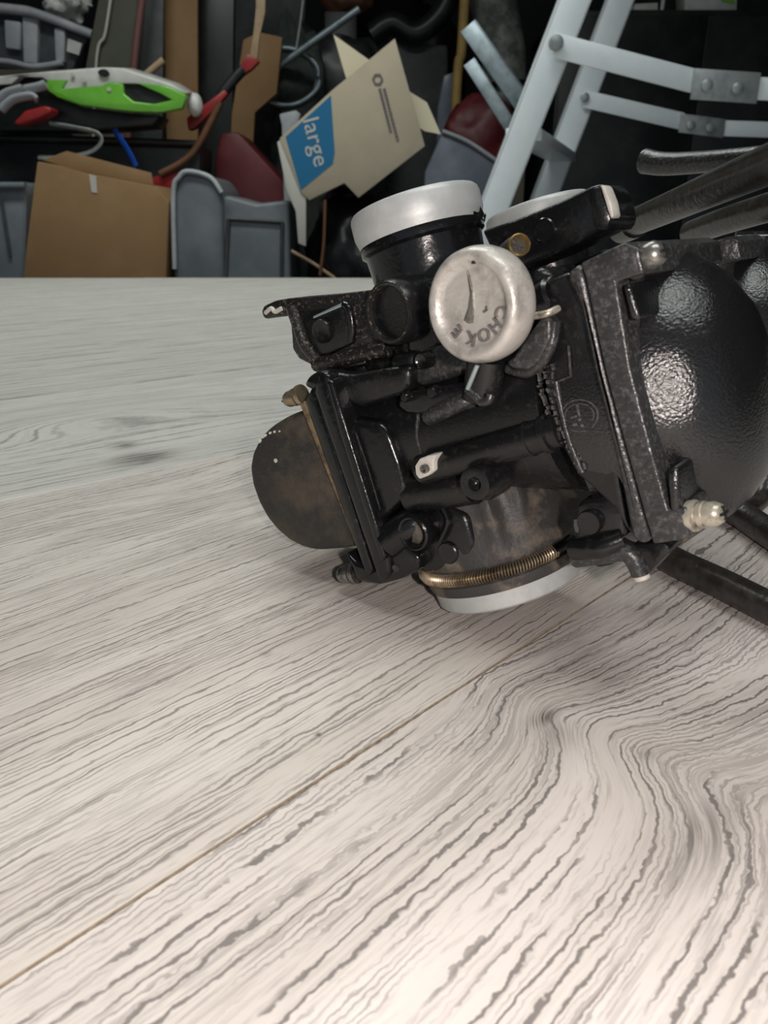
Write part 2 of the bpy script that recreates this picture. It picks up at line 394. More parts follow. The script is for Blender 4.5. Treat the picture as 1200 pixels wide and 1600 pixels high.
# lower bell mouth with spring groove and bare ring
cb = P(795, 903, WB); sb = ps(800, 905, WB); rb = 122*sb; axb = (RCi @ Vector((-.32, .19, .93))).normalized()
bm = B()
lathe(bm, cb, axb, [(rb*.80,.0035),(rb*.98,.0035),(rb*1.0,.0045),(rb*1.0,.0065),(rb*.965,.0072),(rb*.965,.0105),(rb*.985,.0115),(rb*.96,.0135),(rb*.945,.017),(rb*.92,.021),(rb*.90,.025),(rb*.88,.029),(rb*.86,.033),(rb*.83,.038),(rb*.78,.045),(rb*.6,.052),(rb*.5,.052),(rb*.75,.0035),(rb*.8,.0035)], 120)
Rb0 = frame_from(axb).transposed()
def bell_angle(x, y): q = Rb0 @ (P(x, y, .010) - cb); return math.atan2(q.y, q.x)
for v in bm.verts:     # cast ribs swelling out of the bell
    q = Rb0 @ (v.co - cb)
    if q.z < .0125: continue
    a_ = math.atan2(q.y, q.x); f_ = 0
    for (bx, by, wd, hm) in ((772, 825, .10, .026), (858, 795, .11, .030)):
        da = (a_ - bell_angle(bx, by) + PI) % (2*PI) - PI
        f_ += .0030*math.exp(-(da/wd)**2)*math.exp(-((q.z-hm)/.009)**2)
    rr_ = math.hypot(q.x, q.y); v.co += (frame_from(axb) @ Vector((q.x/rr_, q.y/rr_, 0)))*f_
finish('bell_mouth', bm, m_dust2, carb, 40)
bm = B()
lathe(bm, cb, axb, [(rb*.80,-.0018),(rb*.92,-.0018),(rb*.945,-.0012),(rb*.955,.0036),(rb*.80,.0036),(rb*.80,-.0018)], 72)
finish('outlet_ring', bm, m_alu_w, carb, 40)
Rb = frame_from(axb)
def on_bell(a, rr, h): return cb + Rb @ Vector((math.cos(a)*rr, math.sin(a)*rr, h))
# angles: find the one that faces the viewer
front = math.atan2((Rb.transposed() @ Vector((-.45,0,1))).y, (Rb.transposed() @ Vector((-.45,0,1))).x)
bm = B()
NT_ = 76
path = []
for i in range(NT_*8+1):
    t = i/(NT_*8); a = front - .95 + 2.6*t
    ph = 2*PI*i/8
    path.append(on_bell(a, rb*1.0 + .0017*math.cos(ph), .0090 + .0017*math.sin(ph)))
tube(bm, path, .00030, 4)
finish('throttle_spring', bm, m_spring, carb, 60)
bm = B(); tube(bm, [on_bell(front - 1.5 + 3.6*i/60, rb*.985, .0090) for i in range(61)], .0010, 8)  # dark core tube stands in for shade between the spring's coils
finish('coil_shade', bm, m_dark, carb, 60)
# slide bore running across towards the vacuum cap, and the casting around it
a, b = P(598, 690, -.004), P(905, 632, -.004); bax = (b-a).normalized()
bm = B(); l = (b-a).length; r = .0182
lathe(bm, a, bax, [(r*.8,0),(r,.004),(r*1.0,l*.55),(r*1.08,l*.8),(r*1.2,l),(r*.6,l)], 56); finish('slide_bore', bm, m_blk, carb, 40)
poly('body_casting', [(560,560),(640,540),(700,470),(770,440),(870,470),(905,620),(900,740),(870,752),(790,770),(690,790),(640,780),(600,700)], -.018, .004, m_blk, .003, seg=3)

# float bowl side --------------------------------------------------------
bowl_px = [(474,640),(445,651),(419,667),(401,686),(391,708),(387,730),(391,758),(401,786),(414,810),(430,830),(450,847),(470,857),(490,862),(515,861),(548,858),(566,850),(560,800),(500,650)]
fb = poly('float_bowl', bowl_px, -.024, .013, m_dusty, .0055, seg=4, smooth=60)
for (x, y, rr, w) in ((404,690,3,.0134), (430,720,3.5,.0134), (413,681,2,.0134), (421,677,2,.0134), (428,675,2,.0134), (436,674,1.6,.0134), (409,684,1.6,.0134)):
    bm = B(); lathe(bm, P(x, y, w), (0,0,1), [(rr*ps(x,y,w),-.0012),(rr*ps(x,y,w),0),(rr*.6*ps(x,y,w),.0001)], 7)
    finish('paint_chip', bm, m_ivory, fb, 0)
poly('gasket', [(468,632),(476,626),(567,858),(560,864)], -.026, .0152, m_gask, .0004)
bf = poly('bowl_lip', [(476,626),(486,606),(492,604),(582,890),(576,902),(566,884)], -.027, .0175, m_blk_gloss, .0010)
poly('body_flange', [(488,612),(497,582),(511,583),(522,622),(546,700),(583,806),(602,852),(609,898),(592,913),(583,890)], -.027, .0185, m_blk_gloss, .0018, seg=3)
poly('flange_bead', [(508,596),(517,594),(540,668),(588,822),(602,872),(594,880),(572,812),(530,680)], -.02, .0200, m_blk_gloss, .0012, seg=3)
ear = poly('flange_ear', [(537,862),(556,880),(584,890),(606,852),(630,848),(655,872),(653,892),(626,906),(592,915),(556,908),(550,890)], -.004, .0165, m_blk_gloss, .0025, seg=3)
poly('flange_ear', [(468,604),(480,586),(497,578),(518,582),(545,586),(600,575),(640,570),(640,612),(560,640),(520,622),(488,612)], -.006, .0150, m_blk, .0025, seg=3)
for x, y in ((621,886), (526,598)): disc('dowel_pin', x, y, .0158, 7, [(1,-.002),(1,.0008),(.8,.0012),(0,.0012)], m_flange)
def screw(x, y, w, rpx, axis, m=m_zinc, parent=None, wash=True):
    r = rpx*ps(x, y, w); o = P(x, y, w); R = frame_from(axis); bm = B()
    if wash: lathe(bm, o, axis, [(r*.5,-.0006),(r*1.25,-.0006),(r*1.28,.0002),(r*1.25,.0008),(r*.8,.001),(r*.8,.0018),(r*1.08,.0018),(r*1.08,.0028),(r*.5,.0028)], 28)
    h0 = .0028 if wash else 0
    lathe(bm, o, axis, [(r*.4,h0),(r*.95,h0),(r,h0+.0006),(r*.97,h0+.0022),(r*.75,h0+.0034),(r*.35,h0+.0039),(0,h0+.0040)], 28)
    s = finish('screw', bm, m, parent or carb, 40)
    bm = B()
    for q in (0, 1):
        box(bm, o + R @ Vector((0, 0, h0+.0036)), ((r*1.1 if q else r*.22), (r*.22 if q else r*1.1), .0012), R)
    finish('cross_slot', bm, m_dark, s, 0); return s
screw(471, 617, .012, 13, (-1,-.05,.1), m_spring)
screw(556, 895, .012, 14, (-1,-.05,.1), m_zinc_d)
# float chamber block with its soft shoulders
poly('float_chamber', [(522,640),(548,656),(592,660),(606,678),(622,722),(634,768),(626,784),(590,822),(578,790),(545,690)], -.020, .0165, m_blk_gloss, .0042, seg=4, smooth=60)
bm = B(); tube(bm, [P(556,676,.0172), P(573,726,.0172), P(594,796,.0172)], .00022, 6); finish('casting_line', bm, m_flange, carb)
poly('chamber_neck', [(600,640),(655,650),(662,780),(640,800),(610,770),(620,720)], -.018, .010, m_blk, .003, seg=3)
bm = B(); tube(bm, spline([P(654,646,.0135), P(652,680,.0138), P(660,712,.0138)], 6), .0006, 8); finish('mould_seam', bm, m_flange, carb)
bm = B(); tube(bm, spline([P(652,756,.0142), P(653,775,.0142), P(650,790,.0142)], 6), .0007, 8); finish('mould_seam', bm, m_flange, carb)

# passage tube with ivory tag, plug boss and drain boss
a, b = P(655, 735, .0165), P(876, 671, .0165)
bm = B(); d = (b-a).normalized(); l = (b-a).length
lathe(bm, a, d, [(.0030,0),(.0040,.001),(.0041,l*.80),(.0044,l*.805),(.0044,l*.82),(.0041,l*.825),(.0041,l*.90),(.0047,l*.905),(.0047,l*.94),(.004,l*.945),(.004,l)], 28); finish('fuel_passage', bm, m_blk, carb, 40)
tg = poly('ivory_tag', [(649,742),(648,728),(655,717),(668,712),(682,710),(677,722),(678,736),(668,744),(655,749)], .0165, .0222, m_ivory, .0004)
disc('tag_pin', 665, 732, .0224, 7, [(1,-.001),(1,.0008),(.6,.0009),(.55,.0004),(0,.0004)], m_zinc_d, tg)
a, b = P(645, 772, .011), P(742, 757, .012)
bm = B(); tube(bm, [a, b], .0056, 24, .0052); finish('inlet_arm', bm, m_blk, carb, 50)
disc('plug_boss', 742, 756, .0225, 28, [(.9,-.016),(1.0,-.010),(1.0,-.0008),(.93,.0002),(.8,.0004),(.42,.0002),(.3,-.0012),(0,-.0026)], m_blk)
disc('plug_boss', 752, 754, .0165, 31, [(.8,-.012),(1,-.008),(1,-.001),(.9,0),(0,0)], m_blk_gloss)
db = disc('drain_boss', 643, 834, .0185, 29, [(1.05,-.014),(1.05,-.002),(1,-.0004),(.9,0),(.78,-.0004),(.74,-.003),(0,-.0045)], m_blk_gloss)
disc('boss_plug', 643, 835, .0165, 20, [(1,-.002),(.9,-.0005),(0,.0002)], m_dust2, db)
bm = B(); tube(bm, spline([P(606,846,.0155), P(640,822,.013), P(662,806,.010)], 6), .0052, 16); finish('boss_web', bm, m_blk_gloss, carb, 60)
poly('bell_collar', [(640,850),(668,800),(700,790),(728,806),(740,850),(735,872),(690,894),(664,898),(650,885)], -.012, .0125, m_blk, .004, seg=3)
disc('cast_disc', 700, 864, .0130, 18, [(1,-.002),(1,.0003),(.9,.0006),(0,.0006)], m_blk)
bm = B(); tube(bm, spline([P(690,790,.0132), P(700,815,.0135), P(688,845,.0135)], 6), .0009, 8); finish('mould_seam', bm, m_blk_gloss, carb)

# bracket arm on the upper left
br = poly('mounting_bracket', [(407,487),(411,478),(428,470),(450,466),(500,462),(590,452),(610,548),(560,560),(510,571),(494,578),(488,572),(466,561),(456,545),(455,526),(452,494),(432,496),(412,499)], -.004, .006, m_worn, .0016, seg=2)
poly('bracket_web', [(470,488),(540,474),(552,536),(510,556),(480,556),(468,520)], .003, .0075, m_blk, .0012, br)
bm = B(); tube(bm, spline([P(456,480,.0075), P(466,508,.0078), P(478,540,.0078), P(500,566,.007)], 6), .0019, 12); finish('bracket_rib', bm, m_worn, br, 60)
bm = B(); tube(bm, spline([P(538,476,.0078), P(546,484,.0084), P(551,512,.0084), P(549,532,.0080)], 6), .0011, 10); finish('bracket_rib', bm, m_blk_gloss, br, 60)
bm = B(); tube(bm, spline([P(494,570,.0072), P(540,560,.0085), P(606,545,.0085)], 6), .0021, 12); finish('bracket_rib', bm, m_worn, br, 60)
disc('cast_disc', 504, 517, .0082, 19, [(1,-.002),(1,.0005),(.92,.0009),(.85,.0007),(0,.0007)], m_blk, br)
bm = B(); prism(bm, [P(489,494,.0086), P(536,472,.0086), P(538,477,.0086), P(489,498,.0086)], Z_*-.001, .0002); finish('pale_strip', bm, m_blue_grey, br)  # pale strips laid on the bracket, blue-grey here and ivory below
bm = B(); tube(bm, spline([P(415,489,.0062), P(424,482,.0064), P(430,487,.0064), P(440,482,.0064)], 6), .0007, 8); finish('pale_strip', bm, m_ivory, br, 60)

# round plug boss next to the throat
pb = disc('round_boss', 606, 489, .0165, 51, [(1.0,-.030),(1.02,-.004),(1.0,-.0012),(.93,0),(.86,0),(.80,-.0014),(.78,-.0022),(0,-.0026)], m_blk, axis=(-.12,0,1), seg=56)
disc('boss_ring', 607, 489, .0168, 43.5, [(.93,-.001),(.98,.0003),(1.02,.0003),(1.06,-.001),(.93,-.001)], m_worn, pb, axis=(-.12,0,1), seg=56)
poly('boss_shoulder', [(630,446),(668,436),(692,450),(700,500),(690,560),(660,580),(630,552)], -.01, .0085, m_blk_gloss, .004, seg=3)
disc('small_boss', 658, 564, .0150, 14, [(1,-.010),(1,-.001),(.85,.0),(.6,-.0006),(0,-.001)], m_blk_gloss)
poly('cast_step', [(655,548),(700,536),(738,560),(735,582),(690,596),(655,606),(640,590)], -.006, .0115, m_flange, .0025, seg=3)
poly('cast_step', [(606,556),(646,548),(652,600),(640,618),(612,612)], -.006, .0110, m_blk, .0025, seg=3)
# choke linkage
lk = poly('choke_link', [(622,622),(640,612),(690,604),(728,598),(742,608),(740,622),(700,634),(655,648),(634,646),(620,636)], .0125, .0165, m_blk_gloss, .0016, seg=3)
for x, y, rr in ((637, 620, 8), (679, 612, 10)): disc('link_rivet', x, y, .0168, rr, [(1,-.001),(1,.001),(.7,.0017),(0,.0018)], m_blk_gloss, lk)
bm = B(); tube(bm, spline([P(672,650,.0135), P(690,642,.0155), P(720,628,.0155), P(740,624,.0135)], 6), .0026, 12, .0022); finish('link_roller', bm, m_flange, lk, 60)
bm = B(); tube(bm, [P(746,570,.021), P(738,590,.021), P(731,607,.020)], .00065, 8); finish('return_wire', bm, m_blue_grey, carb, 60)
bm = B(); tube(bm, spline([P(731,608,.019), P(742,618,.0195), P(752,628,.0195), P(763,626,.0195), P(767,617,.019)], 6), .0011, 10); finish('return_wire', bm, m_flange, carb, 60)
bm = B(); tube(bm, [P(762,560,.0155), P(752,622,.0150)], .0048, 16); finish('link_post', bm, m_blk, carb, 60)

# choke knob
kx, ky, kw = 733, 479, .034
kr = 91*ps(kx, ky, kw); kax = Vector((-.10, .03, 1)).normalized(); ko = P(kx, ky, kw); Rk = frame_from(kax)
bm = B()
lathe(bm, ko, kax, [(kr*.35,-.0085),(kr*.86,-.0085),(kr*.97,-.0070),(kr*1.0,-.0050),(kr*.995,-.0030),(kr*.96,-.0010),(kr*.90,.0),(kr*.82,.0003),(kr*.74,-.0004),(kr*.68,-.0013),(kr*.60,-.0014),(0,-.0012)], 80)
kn = finish('choke_knob', bm, m_knob, carb, 60); kn['label'] = 'round silver metal knob reading CHOKE'
def knob_pt(x, y, h=0.0):      # pixel on the knob's face
    d = ray(x, y); dl = RCi @ d; cl = RCi @ (CO - base); o = ko + kax*h
    return cl + dl*((o - cl).dot(kax)/dl.dot(kax))
for ch, x, y in (('C', 783, 487), ('H', 774, 508), ('O', 757, 522), ('K', 737, 528), ('E', 716, 517)):
    p = knob_pt(x, y, -.0012); up = (p - knob_pt(748, 478, -.0012)).normalized(); rt = up.cross(kax)
    M = Matrix.Translation(p) @ Matrix((rt, up, kax)).transposed().to_4x4()
    bm = B(); text_bm(bm, ch, 30*ps(x, y, kw), M, .0005); finish('letter', bm, mat('grimy_letter', (.20,.19,.18), .45, .4), kn, 0)
pts = [(733,421),(738,440),(742,458),(743,480),(741,505),(735,505),(728,500),(735,480),(738,458)]
bm = B(); prism(bm, [knob_pt(x, y, -.0016) for x, y in pts], kax*.0009, .0003); finish('pointer_ridge', bm, m_zinc_d, kn)
bm = B(); tube(bm, spline([knob_pt(760,478,-.0011), knob_pt(760,484,-.0009), knob_pt(756,487,-.0011)], 4), .0003, 6); finish('cast_mark', bm, m_zinc_d, kn)
for x, y, rr in ((756, 403, 5.5), (739, 410, 2.4)):
    bm = B(); lathe(bm, knob_pt(x, y, -.0002), kax, [(rr*ps(x,y,kw),-.0008),(rr*ps(x,y,kw),.0001),(0,.0002)], 14); finish('pit_mark', bm, m_dark, kn, 0)
bm = B(); lathe(bm, P(768, 490, .012), Vector((-.1,.03,1)), [(.006,-.004),(.006,.016)], 28); finish('knob_stem', bm, m_blk, carb, 40)
# lever behind the knob
lv = poly('knob_lever', [(800,560),(848,490),(862,500),(861,530),(846,562),(826,580),(800,578),(788,566)], .014, .0205, m_flange, .002, seg=3)
bm = B(); tube(bm, spline([P(865,505,.018), P(862,535,.019), P(848,563,.019), P(824,582,.018), P(795,576,.016)], 6), .0013, 10); finish('lever_edge', bm, m_flange, lv, 60)
bm = B(); tube(bm, spline([P(834,494,.020), P(855,490,.021), P(872,482,.018)], 5), .0008, 8); finish('lever_wire', bm, m_zinc, carb, 60)
bm = B(); lathe(bm, P(868, 462, .012), Vector((1,.2,.3)), [(.0045,-.008),(.0052,-.004),(.0052,.001),(.0043,.0016),(.0043,.003),(.003,.0034),(0,.0034)], 28); finish('lever_pivot', bm, m_blk_gloss, carb, 40)
poly('pivot_block', [(826,420),(852,418),(866,440),(862,486),(838,492),(826,470)], -.006, .014, m_blk, .002)

# fuel rail with brass fitting
rl = poly('fuel_rail', [(752,360),(800,345),(868,318),(925,290),(938,287),(952,300),(962,338),(940,362),(868,398),(812,420),(775,408)], -.016, -.002, m_blk_gloss, .004, seg=3)
poly('rail_end_plate', [(937,288),(945,291),(955,316),(959,338),(954,343),(949,328),(943,308)], -.004, .0005, m_ivory, .0012, rl)
poly('rail_collar', [(918,296),(936,288),(956,338),(948,362),(926,362)], -.018, -.0006, m_blk, .002, rl)
disc('cast_disc', 851, 360, -.0018, 19, [(1,-.001),(1,.0004),(.9,.0007),(.84,.0003),(0,.0003)], m_blk_gloss, rl)
bm = B(); bxo = P(812, 382, .012); bax2 = Vector((.72,.05,.66)).normalized(); rbr = 17*ps(812,382,.012)
lathe(bm, bxo, bax2, [(rbr*1.05,-.014),(rbr*1.15,-.009),(rbr*1.15,-.004),(rbr*1.0,-.003),(rbr*1.0,-.0015)], 32); ft = finish('fitting_barrel', bm, m_dusty, carb, 40)
bm = B(); lathe(bm, bxo, bax2, [(rbr*.95,-.0025),(rbr*1.04,-.0015),(rbr*1.04,0),(rbr*.9,.0003),(rbr*.8,-.0002),(rbr*.76,-.003),(0,-.0035)], 32); finish('brass_fitting', bm, m_brass, carb, 40)

# vacuum chamber and cap --------------------------------------------------
poly('chamber_funnel', [(852,440),(884,425),(910,430),(985,840),(960,800),(922,760),(900,742),(872,690),(852,620),(846,570)], -.024, .0165, m_blk, .0035, seg=3)
# raised maker's lettering strip on the funnel edge (unreadable), its glints put into a paler grey
bm = B()
for row, (xa, ya, xb, yb) in enumerate(((852,572,912,742), (862,566,920,736), (842,566,876,680))):
    for i in range(22):
        t = (i + random.random()*.7)/22; x = xa+(xb-xa)*t - 9*math.sin(PI*t) + random.uniform(-2.5,2.5); y = ya+(yb-ya)*t
        box(bm, P(x, y, .0166), (random.uniform(.0003,.0008), random.uniform(.0004,.0011), .0013), Matrix.Rotation(random.uniform(-.4,.4),3,'Z'))
finish('raised_lettering', bm, m_rub_glint, carb, 0)
bm = B(); tube(bm, spline([P(869,596,.0168), P(877,640,.0172), P(890,690,.0172), P(910,738,.0170)], 6), .0007, 8); finish('cast_ridge', bm, m_flange, carb, 60)
bm = B(); tube(bm, [P(888,540,.0170), P(892,588,.0170), P(872,596,.0170)], .0004, 6); finish('cast_ridge', bm, m_flange, carb, 60)
for rr in (33, 26):
    r = rr*ps(909, 648, .018); bm = B()
    lathe(bm, P(909, 648, .0168), (-.1,0,1), [(r*.91,-.0006),(r*.95,.0012),(r*1.0,.0012),(r*1.05,-.0006),(r*.91,-.0006)], 40, sx=.78 if rr == 33 else .74, R=None)
    lo = finish('emblem_ring', bm, m_rub_glint, carb, 60)
bm = B()
for x, y, sx, sy in ((906,640,.0007,.0030), (909,654,.0009,.0008), (913,663,.0010,.0009), (899,650,.0016,.0006), (901,662,.0012,.0007)): box(bm, P(x, y, .0170), (sx, sy, .0022), bev=.0002)
finish('emblem_mark', bm, m_rub_glint, carb, 40)
poly('cap_seat', [(882,428),(905,410),(914,430),(946,580),(975,688),(1010,813),(1019,842),(1003,854),(986,840),(968,747),(926,575),(905,477)], -.036, .0205, m_flange, .0018, seg=3)
cp = poly('vacuum_cap', [(906,411),(976,378),(998,388),(1006,428),(962,440),(985,575),(1020,709),(1043,797),(1073,793),(1079,842),(1020,851),(1018,842),(1009,813),(974,688),(945,580),(913,430)], -.036, .0215, m_flange, .0014, seg=3)
dc = P(1016, 618, -.010); dax = Vector((1, .03, .06)).normalized()
R0 = .0365
bm = B(); lathe(bm, dc, dax, [(R0*.99,-.008),(R0,-.002),(R0*.975,.0035),(R0*.93,.0085),(R0*.865,.0135),(R0*.775,.018),(R0*.65,.022),(R0*.48,.0250),(R0*.25,.0268),(0,.0274)], 80, sy=.78); finish('cap_dome', bm, m_rough, cp, 60)
for pts in ([(972,446),(984,442),(1001,497),(986,502)], [(1040,735),(1060,730),(1064,803),(1046,806)]):
    poly('cap_rib', pts, -.01, .0215, m_rough, .0025, cp, seg=3)
screw(990, 410, .017, 21, (1,.05,.12), m_zinc_d, cp)
screw(1083, 806, .0185, 20, (1,.05,.18), m_zinc, cp)
bm = B(); tube(bm, [P(1110,806,.017), P(1124,802,.017)], .0008, 8); finish('screw_tip', bm, m_ivory, cp, 60)

# idle stop block and lever at the lower right
sbk = poly('stop_block', [(900,792),(910,780),(945,776),(974,784),(978,838),(960,850),(902,852)], -.004, .0165, m_blk_gloss, .003, seg=3)
disc('stop_pin', 920, 817, .0180, 20, [(1,-.004),(1,0),(.92,.0005),(0,.0005)], m_blk, sbk)
bm = B(); tube(bm, spline([P(898,858,.016), P(935,856,.018), P(972,842,.016)], 6), .0026, 14); finish('stop_ridge', bm, m_blk_gloss, sbk, 60)
bm = B(); tube(bm, spline([P(900,872,.0150), P(940,866,.0165), P(972,862,.0165), P(986,868,.0165), P(996,884,.0165), P(1001,898,.0165)], 6), .0024, 14, .0021); sl = finish('stop_lever', bm, m_flange, carb, 60)
bm = B(); lathe(bm, P(1001, 898, .0165), (P(1001,898,.0165)-P(994,880,.0165)), [(.0019,-.001),(.0019,.0010),(.0012,.0014),(0,.0014)], 16); finish('lever_tip', bm, m_ivory, sl, 40)
poly('stop_foot', [(920,872),(962,866),(972,874),(955,884),(935,888),(922,882)], .006, .012, m_blk_gloss, .002, seg=2)
poly('cable_bracket', [(985,850),(1040,848),(1050,862),(1008,905),(1000,880)], -.012, .010, m_blk, .0012)

# the neighbouring carburetor of the bank, behind the first
off = Vector((0, 0, -.075))
spigot(off, ('throat', 'intake_ring'))
def shift_copy(o, parent=carb, names=None):
    c = o.copy(); COL.objects.link(c); c.parent = parent; c.location = off; return c
for o in list(carb.children):
    if o.name.split('.')[0] in ('float_bowl', 'bell_mouth', 'outlet_ring', 'body_casting', 'slide_bore', 'body_flange', 'bowl_lip', 'cap_seat', 'chamber_funnel'): shift_copy(o)
c2 = shift_copy(cp)
for ch in list(cp.children):
    if ch.name.startswith('cap_dome'): d = ch.copy(); COL.objects.link(d); d.parent = c2
# hoses and rods leaving to the right
def hose(name, pts, r, m=m_rub, r2=None, seg=18):
    bm = B(); tube(bm, spline([L2(p) for p in pts], 10), r, seg, r2); return finish(name, bm, m, carb, 60)
hose('fuel_hose', [at(975,354,.305), at(1060,318,.255), at(1150,279,.215), at(1300,215,.168)], .0047)
hose('fuel_hose', [at(1080,364,.32), at(1130,346,.29), at(1230,315,.25), at(1380,270,.21)], .0046)
hose('sync_rod', [at(1148,380,.25), at(1250,378,.245), at(1400,380,.24)], .0034, m_blk_gloss)
hose('throttle_arm', [at(1008,252,.37), at(1040,256,.36), at(1110,252,.34), at(1230,240,.31)], .0052, m_flange, .0036)
hose('hose_clamp', [at(972,356,.306), at(992,347,.294)], .0056, m_blk)
def hz(x, y, z): return atz(x, y, z)
hose('overflow_hose', [hz(985,838,.006), hz(1060,880,.0052), hz(1130,913,.0052), hz(1210,953,.0052), hz(1330,1010,.0052)], .0047)
hose('overflow_hose', [hz(1100,765,.010), hz(1160,805,.0055), hz(1230,850,.0055), hz(1330,905,.0055)], .0052)
hose('overflow_hose', [at(1180,640,.30), at(1206,670,.298), at(1214,720,.29), at(1190,775,.28), at(1160,800,.27)], .0040)

# ------------------------------------------------------------------ garage clutter behind the table
BZ = -.17
m_kraft = mat('kraft_card', (.30,.175,.08), .85, col2=(.35,.215,.105), scale=6, bump=.1, bscale=200)
m_kraft_l = mat('kraft_light', (.50,.43,.32), .85, col2=(.56,.48,.36), scale=8)
m_cream = mat('card_inside', (.82,.74,.54), .85)
m_tote = mat('grey_tote', (.155,.175,.195), .45, col2=(.21,.23,.25), scale=8, bump=.1, bscale=60)
m_tote_l = mat('pale_grey_tote', (.42,.44,.47), .45, col2=(.55,.57,.60), scale=12)
m_tote_d = mat('dark_grey_plastic', (.05,.055,.058), .5, col2=(.09,.095,.1), scale=10)
m_bpl = mat('black_plastic', (.014,.015,.016), .35, col2=(.032,.034,.034), scale=9, bump=.1, bscale=30)
m_bag = mat('black_bag', (.008,.008,.009), .30, bump=1.0, bscale=25)
m_green = mat('fairing_green', (.16,.52,.035), .25, col2=(.20,.60,.06), scale=14, coat=.5)
m_white = mat('fairing_white', (.78,.78,.74), .3, col2=(.66,.67,.62), scale=25)
m_red = mat('red_plastic', (.42,.03,.03), .35, col2=(.30,.02,.02), scale=14)
m_dred = mat('dark_red', (.11,.012,.016), .5, col2=(.16,.02,.025), scale=8)
m_blue = mat('blue_gloss', (.02,.09,.50), .2, coat=.5)
m_lad = mat('ladder_aluminium', (.86,.92,.95), .38, .12, col2=(.80,.87,.92), scale=16, bump=.05, bscale=80)
m_plate = mat('galvanised_plate', (.45,.48,.48), .4, .6, col2=(.30,.33,.33), scale=30)
m_steel = mat('dull_steel', (.28,.33,.36), .4, .6, col2=(.16,.2,.22), scale=20)
m_yel = mat('yellow_wood', (.50,.33,.10), .6, col2=(.40,.26,.09), scale=20)
m_tan = mat('tan_wood', (.50,.36,.22), .7, col2=(.4,.28,.17), scale=30)
m_bench = mat('bench_wood', (.07,.055,.045), .7, col2=(.11,.09,.07), scale=6)
m_clear = mat('cloudy_plastic', (.22,.25,.32), .25, col2=(.30,.33,.40), scale=8, alpha=.82)
m_pblue = mat('print_blue', (.012,.17,.36), .7); m_pwhite = mat('print_white', (.62,.60,.55), .7); m_pgrey = mat('print_grey', (.17,.15,.16), .8)
m_board = mat('painted_board', (.085,.085,.065), .7, col2=(.12,.115,.085), scale=5)
m_mott = mat('mottled_grey', (.10,.105,.10), .6, col2=(.36,.36,.33), scale=16, lo=.4, hi=.65)
m_brown = mat('brown_leather', (.17,.075,.035), .5, col2=(.11,.05,.025), scale=10)
def dv(d, dx=0, dz=0): return Vector((dx, d, dz))
def sil(name, px, Y, depth, m, parent=None, bev=.004, seg=2, dx=0, dz=0, smooth=40):
    bm = B(); off_ = parent.location if parent else Vector()
    prism(bm, [at(x, y, Y) - off_ for x, y in px], dv(depth, dx, dz), bev, seg); return finish(name, bm, m, parent, smooth)
def rod(name, pts, r, m, parent=None, seg=10, r2=None, flat=1.0, sp=6):
    bm = B(); off_ = parent.location if parent else Vector()
    tube(bm, spline([Vector(p) - off_ for p in pts], sp) if len(pts) > 2 else [Vector(p)-off_ for p in pts], r, seg, r2, flat); return finish(name, bm, m, parent, 60)
def lump(name, x, y, Y, rx, ry, rd, m, amp=.15, f=1.4, parent=None, seed=0, down=None):
    """soft rounded heap centred on that spot; flattened on the level 'down' it rests on"""
    bm = B(); bmesh.ops.create_icosphere(bm, subdivisions=4, radius=1); c = at(x, y, Y); s = Y/F
    for v in bm.verts:
        d = v.co.normalized(); q = 1 + amp*noise.noise(d*f + Vector((seed, 0, 0))) + amp*.5*noise.noise(d*f*3 + Vector((0, seed, 0)))
        v.co = c + Vector((d.x*rx*s*q, d.y*rd*q, d.z*ry*s*q))
        if down is not None and v.co.z < down: v.co.z = down
    return finish(name, bm, m, parent, 80)
bench = empty('workbench', (-.87, 2.34, FZ))
bm = B(); box(bm, (0, 0, BZ-FZ-.02), (1.8, 1.26, .04), bev=.004); finish('bench_top', bm, m_bench, bench)
for x in (-.84, .84):
    for y in (-.56, .56): bm = B(); box(bm, (x, y, (BZ-.04-FZ)/2), (.08, .08, BZ-.04-FZ), bev=.004); finish('leg', bm, m_bench, bench)
tag(bench, 'low dark wooden workbench behind the table under the clutter', 'workbench')
def Zat(y, Y): return at(600, y, Y).z
def ydown(Y, z=BZ):     # pixel row at which level z lies for distance Y
    lo, hi = -400, 1500
    for _ in range(40):
        mid = (lo+hi)/2
        if Zat(mid, Y) > z: lo = mid
        else: hi = mid
    return lo

# brown cardboard box
YB = ydown(1.95)
cbx = empty('cardboard_box', at(150, 420, 2.05)); cbx.location.z = BZ
sil('box_body', [(58,252),(140,272),(240,291),(264,316),(256,YB),(30,YB),(40,393)], 1.95, .23, m_kraft, cbx, .003)
sil('box_flap', [(66,250),(104,236),(236,270),(240,290),(140,271)], 1.965, .006, m_kraft, cbx, .001)
sil('tape_strip', [(139,272),(150,275),(152,302),(143,300)], 1.9485, .001, m_pwhite, cbx, 0)
tag(cbx, 'plain brown cardboard box standing under the green fairing', 'box')
